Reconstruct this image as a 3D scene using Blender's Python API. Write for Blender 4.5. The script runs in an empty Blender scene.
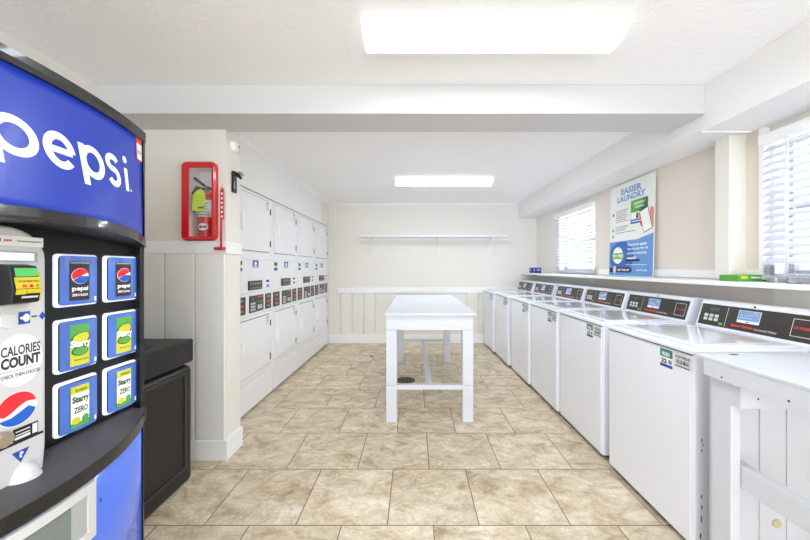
import bpy, bmesh, math, random
from mathutils import Vector, Matrix
random.seed(4)
SC = bpy.context.scene
COL = SC.collection
PI = math.pi

# ------------------------------------------------------------------ materials
def lin(c):
    return tuple(((v/255)/12.92 if v/255 <= .04045 else ((v/255+.055)/1.055)**2.4) for v in c)+(1,)
def mat(name, rgb, rough=.5, metal=0, emit=0, coat=0, trans=0, bump=0, bscale=60, var=0, vscale=6, emitc=None, alpha=None, ior=1.45, bdist=.002):
    m = bpy.data.materials.new(name); m.use_nodes = True
    nt = m.node_tree; b = nt.nodes['Principled BSDF']
    c = lin(rgb)
    b.inputs['Base Color'].default_value = c
    b.inputs['Roughness'].default_value = rough
    b.inputs['Metallic'].default_value = metal
    b.inputs['Coat Weight'].default_value = coat
    b.inputs['Coat Roughness'].default_value = .04
    b.inputs['Transmission Weight'].default_value = trans
    b.inputs['IOR'].default_value = ior
    if emit:
        b.inputs['Emission Color'].default_value = lin(emitc) if emitc else c
        b.inputs['Emission Strength'].default_value = emit
    if alpha is not None: b.inputs['Alpha'].default_value = alpha
    tc = nt.nodes.new('ShaderNodeTexCoord')
    if var:
        n = nt.nodes.new('ShaderNodeTexNoise'); n.inputs['Scale'].default_value = vscale; n.inputs['Detail'].default_value = 4
        mx = nt.nodes.new('ShaderNodeMix'); mx.data_type = 'RGBA'
        mx.inputs['A'].default_value = tuple(max(0, v*(1-var)) for v in c[:3])+(1,)
        mx.inputs['B'].default_value = tuple(min(1, v*(1+var)) for v in c[:3])+(1,)
        nt.links.new(tc.outputs['Object'], n.inputs['Vector'])
        nt.links.new(n.outputs['Fac'], mx.inputs['Factor'])
        nt.links.new(mx.outputs['Result'], b.inputs['Base Color'])
    if bump:
        n = nt.nodes.new('ShaderNodeTexNoise'); n.inputs['Scale'].default_value = bscale; n.inputs['Detail'].default_value = 3
        bp = nt.nodes.new('ShaderNodeBump'); bp.inputs['Strength'].default_value = bump; bp.inputs['Distance'].default_value = bdist
        nt.links.new(tc.outputs['Object'], n.inputs['Vector'])
        nt.links.new(n.outputs['Fac'], bp.inputs['Height'])
        nt.links.new(bp.outputs['Normal'], b.inputs['Normal'])
    return m

M = {}
def D(k, *a, **kw): M[k] = mat(k, *a, **kw)
D('wall_beige', (233,230,223), .6, var=.015, bump=.15, bscale=90)
D('wall_tan', (229,220,210), .6, var=.012)
D('wall_white', (238,238,238), .5, var=.01, bump=.1, bscale=120)
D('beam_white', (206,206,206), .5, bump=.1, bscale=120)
D('panel_white', (236,236,234), .45, var=.01)
D('trim_white', (244,245,247), .35)
D('ceiling', (250,250,251), .7, bump=.75, bscale=42, bdist=.006)
D('paint_white', (210,213,221), .3, var=.01)
D('enamel', (236,238,246), .22, coat=.3)
D('enamel_grey', (228,229,231), .1, coat=.6)
D('dryer_white', (241,242,245), .28, coat=.2)
D('seam', (90,90,92), .7)
D('black', (22,22,23), .45)
D('plinth', (30,26,22), .8)
D('console_dark', (50,45,42), .35, coat=.2)
D('grey_plastic', (176,178,180), .4)
D('grey_light', (214,214,216), .38)
D('silver', (190,190,188), .25, metal=.9)
D('chrome', (215,215,215), .12, metal=1)
D('white', (248,248,248), .4)
D('red', (208,18,28), .28, coat=.4)
D('redtext', (226,72,58), .5)
D('lime', (208,232,30), .5)
D('yellow', (222,200,40), .4)
D('green', (98,176,62), .45)
D('dkgreen', (36,128,70), .5)
D('teal', (52,132,118), .45)
D('lcd', (70,150,80), .3, emit=.25)
D('bluetext', (126,164,214), .5)
D('blue', (38,78,176), .45)
D('navy', (26,36,84), .45)
D('poster_blue', (104,156,214), .5)
D('poster_blue2', (54,106,184), .5)
D('poster_white', (240,240,236), .5)
D('pink', (232,150,135), .5)
D('purple', (62,44,122), .4)
D('orange', (232,140,40), .5)
D('box_green', (84,162,60), .4)
D('darktext', (60,60,64), .6)
D('greytext', (140,140,140), .6)
D('vend_black', (22,21,22), .45, var=.1, vscale=30)
D('vend_frame', (26,24,23), .32, coat=.3)
D('ledge_grey', (78,75,77), .42, var=.18, vscale=14, bump=.2)
D('trash', (34,33,33), .42, var=.12, vscale=12)
D('trash_edge', (58,57,56), .4)
D('gold', (196,186,164), .3, metal=.8)
D('rust', (96,60,44), .8, var=.3, vscale=40)
D('drain', (92,86,78), .35, metal=.6, var=.3, vscale=40)
D('plug', (200,190,160), .5)
D('frame_dark', (150,150,160), .5)
D('slat', (206,209,217), .35)
D('acrylic', (235,240,242), .08, trans=.85, ior=1.3)
D('logo_red', (214,40,48), .3, emit=.12)
D('logo_blue', (30,84,176), .3, emit=.12)
D('display', (222,228,240), .3, emit=.12)
# backlit signs
D('sign_blue', (26,50,150), .38, coat=.03, emit=.08, emitc=(34,66,190))
D('sign_white', (240,242,250), .4, emit=.12)
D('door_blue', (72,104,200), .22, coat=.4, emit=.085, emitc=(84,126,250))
D('card_blue', (70,104,185), .2, var=.35, vscale=9, coat=.5, emit=.08, emitc=(96,140,232))
D('card_glow', (104,146,224), .2, coat=.5, emit=.12)
D('card_edge', (222,228,245), .15, coat=.5, emit=.2)
D('can_dark', (52,44,52), .3, emit=.12)
D('can_green', (90,165,76), .3, emit=.06)
D('can_yellow', (205,205,60), .3, emit=.06)
D('can_white', (236,240,236), .3, emit=.12)
D('can_edge', (60,90,60), .3)
D('glass_dark', (120,130,128), .08, coat=.5)
D('tube', (255,255,252), .5, emit=9.0, emitc=(236,246,255))
D('diffuser_side', (245,250,248), .3, emit=.14, emitc=(245,252,248))

def tile_material():
    m = bpy.data.materials.new('floor_tile'); m.use_nodes = True
    nt = m.node_tree; N = nt.nodes; L = nt.links; b = N['Principled BSDF']
    tc = N.new('ShaderNodeTexCoord')
    mp = N.new('ShaderNodeMapping'); mp.inputs['Location'].default_value = (.135+.457*20, -1.636+.457*21, 0)
    L.new(tc.outputs['Object'], mp.inputs['Vector'])
    br = N.new('ShaderNodeTexBrick'); br.offset = .5; br.offset_frequency = 2; br.squash = 1
    br.inputs['Scale'].default_value = 1; br.inputs['Brick Width'].default_value = .457; br.inputs['Row Height'].default_value = .457
    br.inputs['Mortar Size'].default_value = .0032; br.inputs['Mortar Smooth'].default_value = .3; br.inputs['Bias'].default_value = 0
    br.inputs['Color1'].default_value = (.0,.0,.0,1); br.inputs['Color2'].default_value = (1,1,1,1); br.inputs['Mortar'].default_value = (.5,.5,.5,1)
    L.new(mp.outputs['Vector'], br.inputs['Vector'])
    # per-tile offset of the noise so that the veining differs from tile to tile
    off = N.new('ShaderNodeVectorMath'); off.operation = 'MULTIPLY_ADD'
    off.inputs[1].default_value = (1,1,1)
    sc = N.new('ShaderNodeVectorMath'); sc.operation = 'SCALE'; sc.inputs['Scale'].default_value = 7
    L.new(br.outputs['Color'], sc.inputs[0])
    L.new(tc.outputs['Object'], off.inputs[0]); L.new(sc.outputs[0], off.inputs[2])
    st = N.new('ShaderNodeMapping'); st.inputs['Scale'].default_value = (1.0, 1.5, 1); st.inputs['Rotation'].default_value = (0,0,.5)
    L.new(off.outputs[0], st.inputs['Vector'])
    n1 = N.new('ShaderNodeTexNoise'); n1.inputs['Scale'].default_value = 5.5; n1.inputs['Detail'].default_value = 12; n1.inputs['Roughness'].default_value = .74; n1.inputs['Distortion'].default_value = .6
    L.new(st.outputs['Vector'], n1.inputs['Vector'])
    cr = N.new('ShaderNodeValToRGB'); e = cr.color_ramp.elements
    e[0].position = .30; e[0].color = lin((154,130,98)); e[1].position = .70; e[1].color = lin((240,232,216))
    for p, c in ((.40,(188,167,136)), (.47,(208,190,161)), (.54,(219,204,178)), (.61,(229,216,194))):
        x = e.new(p); x.color = lin(c)
    L.new(n1.outputs['Fac'], cr.inputs['Fac'])
    n2 = N.new('ShaderNodeTexNoise'); n2.inputs['Scale'].default_value = 60; n2.inputs['Detail'].default_value = 6; n2.inputs['Roughness'].default_value = .7
    L.new(tc.outputs['Object'], n2.inputs['Vector'])
    mr = N.new('ShaderNodeMapRange'); mr.inputs['From Min'].default_value = .3; mr.inputs['From Max'].default_value = .7; mr.inputs['To Min'].default_value = .84; mr.inputs['To Max'].default_value = 1.12
    L.new(n2.outputs['Fac'], mr.inputs['Value'])
    n3 = N.new('ShaderNodeTexNoise'); n3.inputs['Scale'].default_value = 9; n3.inputs['Detail'].default_value = 4; n3.inputs['Distortion'].default_value = 2.0
    L.new(st.outputs['Vector'], n3.inputs['Vector'])
    m3 = N.new('ShaderNodeMapRange'); m3.inputs['From Min'].default_value = .5; m3.inputs['From Max'].default_value = .56; m3.inputs['To Min'].default_value = 1; m3.inputs['To Max'].default_value = .9
    L.new(n3.outputs['Fac'], m3.inputs['Value'])
    mq = N.new('ShaderNodeMath'); mq.operation = 'MULTIPLY'; L.new(mr.outputs['Result'], mq.inputs[0]); L.new(m3.outputs['Result'], mq.inputs[1])
    mu = N.new('ShaderNodeMix'); mu.data_type = 'RGBA'; mu.blend_type = 'MULTIPLY'; mu.inputs['Factor'].default_value = 1
    L.new(cr.outputs['Color'], mu.inputs['A']); L.new(mq.outputs[0], mu.inputs['B'])
    tv = N.new('ShaderNodeMapRange'); tv.inputs['To Min'].default_value = .94; tv.inputs['To Max'].default_value = 1.05
    L.new(br.outputs['Color'], tv.inputs['Value'])
    mv = N.new('ShaderNodeMix'); mv.data_type = 'RGBA'; mv.blend_type = 'MULTIPLY'; mv.inputs['Factor'].default_value = 1
    L.new(mu.outputs['Result'], mv.inputs['A']); L.new(tv.outputs['Result'], mv.inputs['B'])
    mm = N.new('ShaderNodeMix'); mm.data_type = 'RGBA'; mm.inputs['B'].default_value = lin((112,96,76))
    L.new(br.outputs['Fac'], mm.inputs['Factor']); L.new(mv.outputs['Result'], mm.inputs['A'])
    L.new(mm.outputs['Result'], b.inputs['Base Color'])
    b.inputs['Roughness'].default_value = .38
    bp = N.new('ShaderNodeBump'); bp.inputs['Strength'].default_value = .35; bp.inputs['Distance'].default_value = .003; bp.invert = True
    L.new(br.outputs['Fac'], bp.inputs['Height'])
    bp2 = N.new('ShaderNodeBump'); bp2.inputs['Strength'].default_value = .12; bp2.inputs['Distance'].default_value = .003
    L.new(n1.outputs['Fac'], bp2.inputs['Height']); L.new(bp.outputs['Normal'], bp2.inputs['Normal'])
    L.new(bp2.outputs['Normal'], b.inputs['Normal'])
    return m
M['tile'] = tile_material()

def pegboard_material():
    m = mat('textured_panel', (240,240,239), .5)
    nt = m.node_tree; N = nt.nodes; L = nt.links; b = N['Principled BSDF']
    tc = N.new('ShaderNodeTexCoord'); v = N.new('ShaderNodeTexVoronoi'); v.inputs['Scale'].default_value = 40; v.inputs['Randomness'].default_value = .15
    L.new(tc.outputs['Object'], v.inputs['Vector'])
    bp = N.new('ShaderNodeBump'); bp.inputs['Strength'].default_value = .3; bp.inputs['Distance'].default_value = .004
    L.new(v.outputs['Distance'], bp.inputs['Height']); L.new(bp.outputs['Normal'], b.inputs['Normal'])
    return m
M['textured_panel'] = pegboard_material()
def slat_material():
    m=M['slat']; nt=m.node_tree; o=[n for n in nt.nodes if n.type=='OUTPUT_MATERIAL'][0]; b=nt.nodes['Principled BSDF']
    t=nt.nodes.new('ShaderNodeBsdfTranslucent'); t.inputs['Color'].default_value=(.95,.96,1,1)
    x=nt.nodes.new('ShaderNodeMixShader'); x.inputs[0].default_value=.14
    nt.links.new(b.outputs[0],x.inputs[1]); nt.links.new(t.outputs[0],x.inputs[2]); nt.links.new(x.outputs[0],o.inputs[0])
slat_material()
def glass_material():
    m = bpy.data.materials.new('window_glass'); m.use_nodes = True
    nt = m.node_tree; nt.nodes.clear()
    o = nt.nodes.new('ShaderNodeOutputMaterial'); mx = nt.nodes.new('ShaderNodeMixShader'); mx.inputs[0].default_value = .06
    t = nt.nodes.new('ShaderNodeBsdfTransparent'); g = nt.nodes.new('ShaderNodeBsdfGlossy'); g.inputs['Roughness'].default_value = .03
    nt.links.new(t.outputs[0], mx.inputs[1]); nt.links.new(g.outputs[0], mx.inputs[2]); nt.links.new(mx.outputs[0], o.inputs[0])
    return m
M['glass'] = glass_material()

# ------------------------------------------------------------------ mesh builder
class MB:
    def __init__(s): s.v=[]; s.f=[]; s.fm=[]; s.mats=[]
    def mi(s, m):
        if m not in s.mats: s.mats.append(m)
        return s.mats.index(m)
    def add(s, vs, fs, m):
        o=len(s.v); s.v += [tuple(p) for p in vs]; k=s.mi(m)
        for f in fs: s.f.append(tuple(i+o for i in f)); s.fm.append(k)
        return s
    def box(s, x0,x1,y0,y1,z0,z1,m):
        vs=[(x,y,z) for x in (x0,x1) for y in (y0,y1) for z in (z0,z1)]
        return s.add(vs,[(0,1,3,2),(4,6,7,5),(0,4,5,1),(2,3,7,6),(0,2,6,4),(1,5,7,3)],m)
    def prism(s, prof, axis, a0, a1, m):
        # prof: 2D points; axis 'y': prof=(x,z); 'x': prof=(y,z); 'z': prof=(x,y)
        def P(p,a): return {'y':(p[0],a,p[1]),'x':(a,p[0],p[1]),'z':(p[0],p[1],a)}[axis]
        n=len(prof); vs=[P(p,a0) for p in prof]+[P(p,a1) for p in prof]
        fs=[(i,(i+1)%n,n+(i+1)%n,n+i) for i in range(n)]+[tuple(range(n))[::-1],tuple(range(n,2*n))]
        return s.add(vs,fs,m)
    def tube(s, pts, r, m, n=10):
        pts=[Vector(p) for p in pts]; vs=[]; k=len(pts)
        rs = r if isinstance(r,(list,tuple)) else [r]*k
        up=None
        for i,p in enumerate(pts):
            t=(pts[min(i+1,k-1)]-pts[max(i-1,0)]).normalized()
            if up is None:
                up = Vector((0,0,1)) if abs(t.z)<.9 else Vector((1,0,0))
            a=t.cross(up).normalized(); up=a.cross(t).normalized()
            vs += [p+(a*math.cos(2*PI*j/n)+up*math.sin(2*PI*j/n))*rs[i] for j in range(n)]
        fs=[(i*n+j,i*n+(j+1)%n,(i+1)*n+(j+1)%n,(i+1)*n+j) for i in range(k-1) for j in range(n)]
        fs+=[tuple(range(n))[::-1],tuple(range((k-1)*n,k*n))]
        return s.add(vs,fs,m)
    def lathe(s, prof, c, axis, m, n=28):
        # prof [(r,h)], along axis from centre c
        vs=[]
        for r,h in prof:
            for j in range(n):
                a=2*PI*j/n; u,w=r*math.cos(a),r*math.sin(a)
                vs.append({'z':(c[0]+u,c[1]+w,c[2]+h),'x':(c[0]+h,c[1]+u,c[2]+w),'y':(c[0]+u,c[1]+h,c[2]+w)}[axis])
        k=len(prof)
        fs=[(i*n+j,i*n+(j+1)%n,(i+1)*n+(j+1)%n,(i+1)*n+j) for i in range(k-1) for j in range(n)]
        fs+=[tuple(range(n))[::-1],tuple(range((k-1)*n,k*n))]
        return s.add(vs,fs,m)
    def flat(s, vs2, fs, F, m):
        return s.add([F(u,v) for u,v in vs2], fs, m)
    def rect(s, F, u0,u1,v0,v1,m,nu=1,nv=1):
        vs=[(u0+(u1-u0)*i/nu, v0+(v1-v0)*j/nv) for i in range(nu+1) for j in range(nv+1)]
        fs=[(i*(nv+1)+j,(i+1)*(nv+1)+j,(i+1)*(nv+1)+j+1,i*(nv+1)+j+1) for i in range(nu) for j in range(nv)]
        return s.flat(vs,fs,F,m)
    def disc(s,F,cu,cv,ru,rv,m,n=28,a0=0,a1=2*PI,rot=0):
        vs=[(cu,cv)]
        k = n if abs(a1-a0-2*PI)<1e-6 else n+1
        for i in range(k):
            a=a0+(a1-a0)*i/n; x,y=ru*math.cos(a),rv*math.sin(a)
            vs.append((cu+x*math.cos(rot)-y*math.sin(rot),cv+x*math.sin(rot)+y*math.cos(rot)))
        fs=[(0,i+1,(i+1)%k+1) for i in range(k if k==n else n)]
        return s.flat(vs,fs,F,m)
    def poly(s,F,pts,m): return s.flat(pts,[tuple(range(len(pts)))],F,m)
    def stroke(s,F,pts,w,m,closed=False):
        n=len(pts); vs=[]
        for i,p in enumerate(pts):
            a=pts[(i-1)%n] if closed or i>0 else p
            b=pts[(i+1)%n] if closed or i<n-1 else p
            tx,ty=b[0]-a[0],b[1]-a[1]; l=math.hypot(tx,ty) or 1
            nx,ny=-ty/l*w/2,tx/l*w/2
            vs+=[(p[0]+nx,p[1]+ny),(p[0]-nx,p[1]-ny)]
        k=n if closed else n-1
        fs=[(2*i,2*i+1,2*((i+1)%n)+1,2*((i+1)%n)) for i in range(k)]
        return s.flat(vs,fs,F,m)
    def arc(s,F,cu,cv,ru,rv,a0,a1,w,m,n=28):
        full=abs(abs(a1-a0)-360)<.01
        k=n if full else n+1
        pts=[(cu+ru*math.cos(math.radians(a0+(a1-a0)*i/n)),cv+rv*math.sin(math.radians(a0+(a1-a0)*i/n))) for i in range(k)]
        return s.stroke(F,pts,w,m,closed=full)
    def text(s,F,txt,u0,u1,v0,v1,m,bold=.02,shear=0):
        vs,fs=text2d(txt,bold)
        if not vs: return s
        xs=[p[0] for p in vs]; ys=[p[1] for p in vs]
        a,b,c,d=min(xs),max(xs),min(ys),max(ys)
        q=[(u0+(x-a)/(b-a)*(u1-u0)+shear*((y-c)/(d-c)), v0+(y-c)/(d-c)*(v1-v0)) for x,y in vs]
        return s.flat(q,fs,F,m)
    def build(s,name,parent=None,bevel=0,smooth=False,base=None,seg=2,recalc=True,solid=0):
        me=bpy.data.meshes.new(name)
        b=base if base is not None else (Vector(parent['_base']) if parent is not None and '_base' in parent else Vector((0,0,0)))
        me.from_pydata([tuple(Vector(p)-b) for p in s.v],[],s.f)
        for m in s.mats: me.materials.append(M[m])
        for p,k in zip(me.polygons,s.fm): p.material_index=k; p.use_smooth=smooth
        if recalc:
            bm=bmesh.new(); bm.from_mesh(me); bmesh.ops.recalc_face_normals(bm,faces=bm.faces); bm.to_mesh(me); bm.free()
        o=bpy.data.objects.new(name,me); COL.objects.link(o)
        if parent is not None: o.parent=parent; o['_base']=tuple(b)
        else: o.location=b
        if solid:
            md=o.modifiers.new('thickness','SOLIDIFY'); md.thickness=solid; md.offset=-1
        if bevel:
            md=o.modifiers.new('edge','BEVEL'); md.width=bevel; md.segments=seg; md.limit_method='ANGLE'; md.angle_limit=math.radians(40); md.harden_normals=False
            if smooth: pass
        return o
_tc={}
def text2d(txt,bold):
    k=(txt,bold)
    if k in _tc: return _tc[k]
    cu=bpy.data.curves.new('t','FONT'); cu.body=txt; cu.offset=bold; cu.resolution_u=3
    o=bpy.data.objects.new('t',cu); COL.objects.link(o)
    dg=bpy.context.evaluated_depsgraph_get(); me=o.evaluated_get(dg).to_mesh()
    vs=[(v.co.x,v.co.y) for v in me.vertices]; fs=[tuple(p.vertices) for p in me.polygons]
    o.evaluated_get(dg).to_mesh_clear(); bpy.data.objects.remove(o); bpy.data.curves.remove(cu)
    _tc[k]=(vs,fs); return _tc[k]

def thing(name,label,cat,loc=(0,0,0),group=None,local=False):
    o=bpy.data.objects.new(name,None); COL.objects.link(o); o.location=loc; o.empty_display_size=.1
    o['label']=label; o['category']=cat
    if group: o['group']=group
    o['_base']=(0,0,0) if local else tuple(loc)
    return o
def tag(o,label,cat,group=None):
    o['label']=label; o['category']=cat
    if group: o['group']=group
    return o
def struct(o):
    o['kind']='structure'; return o
def dup(root,loc,label,group=None):
    r=root.copy(); COL.objects.link(r); r.location=loc; r['label']=label
    if group: r['group']=group
    def rec(src,dst):
        for ch in [c for c in SC.objects if c.parent==src]:
            c=ch.copy(); COL.objects.link(c); c.parent=dst; rec(ch,c)
    rec(root,r); return r

# ------------------------------------------------------------------ room
ZC=2.38; XL=-1.91; XR=2.085; YB=5.61; YF=-3.6
struct(MB().box(-2.4,2.4,YF-.2,YB+.2,-.12,0,'tile').build('floor'))
struct(MB().box(-2.4,2.4,YF-.2,YB+.2,ZC,ZC+.1,'ceiling').build('ceiling'))
# beam + soffit
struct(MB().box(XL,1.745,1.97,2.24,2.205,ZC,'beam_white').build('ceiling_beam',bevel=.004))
b=MB(); b.box(1.74,XR,YF,1.99,2.106,ZC,'wall_white'); b.box(1.745,XR,1.99,2.24,2.118,ZC,'wall_white'); b.box(1.765,XR,2.24,YB,2.128,ZC,'wall_white')
b.box(1.735,2.04,1.985,2.0,2.10,2.112,'trim_white')
struct(b.build('ceiling_soffit',bevel=.003))
# left: front part + stub
b=MB(); b.box(XL-.1,XL,YF,2.2,0,ZC,'wall_beige')
HX0,HX1,HZ0,HZ1=-1.515,-1.322,1.478,1.965
b.box(XL-.1,HX0,2.2,2.385,0,ZC,'wall_beige'); b.box(HX1,-1.262,2.2,2.385,0,ZC,'wall_beige')
b.box(HX0,HX1,2.2,2.385,0,HZ0,'wall_beige'); b.box(HX0,HX1,2.2,2.385,HZ1,ZC,'wall_beige'); b.box(HX0,HX1,2.312,2.385,HZ0,HZ1,'wall_beige')
struct(b.build('wall_left'))
# wainscot planks of the stub front (grooved) and cap rail
b=MB(); x=-1.262
while x>XL+.02:
    x0=max(XL,x-.197); b.box(x0+.004,x-.004,2.186,2.2,.12,1.40,'panel_white'); x-=.201
struct(b.build('trim_1',bevel=.002))
b=MB(); b.prism([(XL,2.182),(-1.248,2.182),(-1.248,2.385),(-1.262,2.385),(-1.262,2.2),(XL,2.2)],'z',1.375,1.46,'trim_white')
struct(b.build('trim_2',bevel=.003))
b=MB(); b.prism([(XL,2.180),(-1.243,2.180),(-1.243,2.385),(-1.262,2.385),(-1.262,2.2),(XL,2.2)],'z',0,.135,'trim_white')
struct(b.build('baseboard_partition',bevel=.004))
struct(MB().box(XL,XL+.014,YF,2.18,0,.13,'trim_white').build('baseboard_left',bevel=.003))
# left rear: wall behind dryers, panel above, end filler
b=MB(); b.box(-2.4,-2.25,2.385,YB,0,ZC,'wall_beige')
b.box(-2.25,-1.45,5.555,YB,0,1.985,'wall_beige'); b.box(-2.25,-1.45,5.10,YB,1.985,ZC,'wall_beige'); b.box(-2.25,-1.47,2.385,5.10,1.985,ZC,'wall_beige')
struct(b.build('wall_left_rear'))
b=MB(); b.box(-1.47,-1.45,2.385,4.05,1.976,ZC,'textured_panel'); b.box(-1.47,-1.45,4.054,5.10,1.976,ZC,'textured_panel')
b.box(-1.45,-1.446,4.03,4.075,1.985,ZC,'trim_white')
struct(b.build('wall_left_panel',bevel=.001))
struct(MB().prism([(-1.45,ZC),(-1.45,ZC-.035),(-1.435,ZC)],'y',2.385,YB,'trim_white').build('trim_3'))
struct(MB().prism([(YB,ZC),(YB,ZC-.03),(YB-.018,ZC)],'x',-1.45,1.765,'trim_white').build('trim_4'))
# back wall
b=MB(); b.box(-2.4,2.4,YB+.006,YB+.15,0,ZC,'wall_beige')
xs=[-2.25,-1.34,-.34,.27,.86,1.47,XR]
for a,c in zip(xs,xs[1:]): b.box(a+.0015,c-.0015,YB,YB+.008,.92,ZC,'wall_beige')
struct(b.build('wall_back'))
b=MB(); x=-1.45
while x<1.25:
    b.box(x+.005,x+.190,YB-.012,YB+.004,.14,.87,'wall_beige'); x+=.195
struct(b.build('trim_5',bevel=.002))
struct(MB().box(-1.30,XR,YB-.03,YB,.855,.945,'trim_white').build('trim_6',bevel=.003))
struct(MB().box(-1.45,1.9,YB-.022,YB,0,.155,'trim_white').build('baseboard_back',bevel=.004))
struct(MB().box(-1.45,-1.36,YB-.016,YB,.155,ZC,'wall_beige').build('trim_7',bevel=.002))
# right wall with two window openings
W1=(3.80,4.74,1.235,2.03); W2=(.90,1.91,1.235,2.03)
b=MB()
def wseg(y0,y1,z0,z1,m='wall_beige'): b.box(XR,XR+.16,y0,y1,z0,z1,m)
wseg(YF,W2[0],0,ZC); wseg(W2[0],W2[1],0,W2[2]); wseg(W2[0],W2[1],W2[3],ZC)
wseg(W2[1],W1[0],0,ZC,'wall_tan'); wseg(W1[0],W1[1],0,W1[2]); wseg(W1[0],W1[1],W1[3],ZC); wseg(W1[1],YB,0,ZC)
struct(b.build('wall_right'))
# post on the right wall
b=MB(); b.box(1.972,XR,2.063,2.16,1.21,2.118,'wall_beige'); struct(b.build('wall_post',bevel=.002))
struct(MB().box(2.05,XR,1.93,1.96,1.21,2.106,'trim_white').build('trim_8',bevel=.002))
struct(MB().box(XR-.012,XR,2.16,3.70,1.21,1.268,'trim_white').build('trim_9',bevel=.002))
struct(MB().box(XR-.012,XR,1.96,2.063,1.21,1.268,'trim_white').build('trim_10',bevel=.002))
# unseen wall behind the camera; its wide glazed front is added to even the light
b=MB(); O=(-1.75,1.75,.15,2.2)
b.box(-2.4,O[0],YF-.12,YF,0,ZC,'wall_beige'); b.box(O[1],2.4,YF-.12,YF,0,ZC,'wall_beige')
b.box(O[0],O[1],YF-.12,YF,0,O[2],'wall_beige'); b.box(O[0],O[1],YF-.12,YF,O[3],ZC,'wall_beige')
struct(b.build('wall_front'))

def window(name,y0,y1,z0,z1):
    e=bpy.data.objects.new(name,None); COL.objects.link(e); e.location=(XR,y0,z0); e['kind']='structure'; e['_base']=(XR,y0,z0)
    X0=XR+.075; X1=XR+.12
    f=MB(); w=.035
    f.box(X0,X1,y0,y0+w,z0,z1,'frame_dark'); f.box(X0,X1,y1-w,y1,z0,z1,'frame_dark')
    f.box(X0,X1,y0+w,y1-w,z0,z0+w,'frame_dark'); f.box(X0,X1,y0+w,y1-w,z1-w,z1,'frame_dark')
    f.build('window_frame',e,bevel=.002)
    r=MB(); r.box(XR+.001,X0,y0+.0005,y0+.006,z0+.012,z1-.001,'trim_white'); r.box(XR+.001,X0,y1-.006,y1-.0005,z0+.012,z1-.001,'trim_white'); r.box(XR+.001,X0,y0+.006,y1-.006,z1-.006,z1-.0005,'trim_white'); r.build('reveal',e)
    zm=(z0+z1)/2
    f=MB(); f.box(X0-.01,X1,y0+w,y1-w,zm-.02,zm+.02,'frame_dark'); f.build('meeting_rail',e,bevel=.002)
    MB().box(X0+.02,X0+.024,y0+w,y1-w,z0+w,z1-w,'glass').build('pane',e)
    MB().box(XR+.002,X0,y0+.001,y1-.001,z0,z0+.012,'trim_white').build('sill',e)
window('window_1',*W1); window('window_2',*W2)
e=bpy.data.objects.new('added_front_window',None); COL.objects.link(e); e.location=(0,YF-.06,O[2]); e['kind']='structure'; e['_base']=(0,YF-.06,O[2])  # added glazing behind the camera, only there to let light in
f=MB()
for x in (O[0],-.6,.57,O[1]-.05): f.box(x,x+.05,YF-.09,YF-.03,O[2],O[3],'frame_dark')
f.box(O[0],O[1],YF-.09,YF-.03,O[3]-.05,O[3],'frame_dark'); f.box(O[0],O[1],YF-.09,YF-.03,O[2],O[2]+.06,'frame_dark')
f.build('window_frame',e); MB().box(O[0]+.05,O[1]-.05,YF-.062,YF-.058,O[2]+.06,O[3]-.05,'glass').build('pane',e)

# ------------------------------------------------------------------ window blinds
def blind(y0,y1,zt,label,wand_y):
    X0=2.03; X1=2.078
    t=thing('window_blind',label,'blind',(2.055,y0,1.22))
    MB().box(2.022,2.082,y0-.012,y1+.012,zt-.062,zt,'trim_white').build('head_rail',t,bevel=.004)
    s=MB(); z=zt-.09; ph=math.radians(47)
    cx=2.055; hw=.024; th=.0014
    def slat(z,ph,y0,y1):
        dx,dz=hw*math.cos(ph),hw*math.sin(ph)
        n=5; pr=[]
        for i in range(n):
            k=-1+2*i/(n-1); pr.append((cx+dx*k, z+dz*k+.003*(1-k*k)))
        up=[(p[0],p[1]+th) for p in reversed(pr)]
        s.prism(pr+up,'y',y0,y1,'slat')
    while z>1.315: slat(z,ph,y0,y1); z-=.043
    zz=1.30
    while zz>1.245: slat(zz,0,y0,y1); zz-=.0085
    sl=s.build('slats',t)
    MB().box(2.031,2.079,y0,y1,1.214,1.237,'slat').build('bottom_rail',t,bevel=.004)
    for k in (.12,.88):
        c=MB(); y=y0+(y1-y0)*k
        c.box(2.0285,2.0300,y-.004,y+.004,1.235,zt-.06,'trim_white'); c.box(2.0800,2.0815,y-.004,y+.004,1.235,zt-.06,'trim_white')
        c.build('ladder_tape',t)
    MB().tube([(2.02,wand_y,zt-.05),(2.018,wand_y,1.25)],.004,'white',8).build('wand',t,smooth=True)
    return t
blind(3.775,4.765,2.045,'white slatted blind on the far small window beside the back wall',4.55)
blind(.87,1.928,2.058,'white slatted blind on the near window at the right edge beyond the green box',1.78)

# ------------------------------------------------------------------ ceiling lights
def fixture(x0,x1,y0,y1,zb,label):
    t=thing('ceiling_light',label,'ceiling light',((x0+x1)/2,(y0+y1)/2,ZC))
    ym=(y0+y1)/2; h=(y1-y0)/2
    MB().box(x0+.02,x1-.02,ym-.06,ym+.06,zb+.05,ZC,'trim_white').build('housing',t,bevel=.003)
    pr=[(y0,zb+.055),(y0+.004,zb+.028),(y0+.03,zb+.006),(ym,zb),(y1-.03,zb+.006),(y1-.004,zb+.028),(y1,zb+.055)]
    b=MB(); b.prism(pr,'x',x0+.012,x1-.012,'tube'); df=b.build('diffuser',t); df.data.materials.append(M['diffuser_side'])
    for p in df.data.polygons:
        if abs(p.normal.z)<.8 or p.center.z+ZC>zb+.05: p.material_index=1
    pr2=[(y0-.004,zb+.06),(y0,zb+.024),(y0+.03,zb),(ym,zb-.006),(y1-.03,zb),(y1,zb+.024),(y1+.004,zb+.06)]
    for a in (x0,x1-.012): MB().prism(pr2,'x',a,a+.012,'diffuser_side').build('end_cap',t)
fixture(-.232,.94,1.435,1.615,2.312,'large bright fluorescent ceiling light nearest the camera, in front of the beam')
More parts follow.
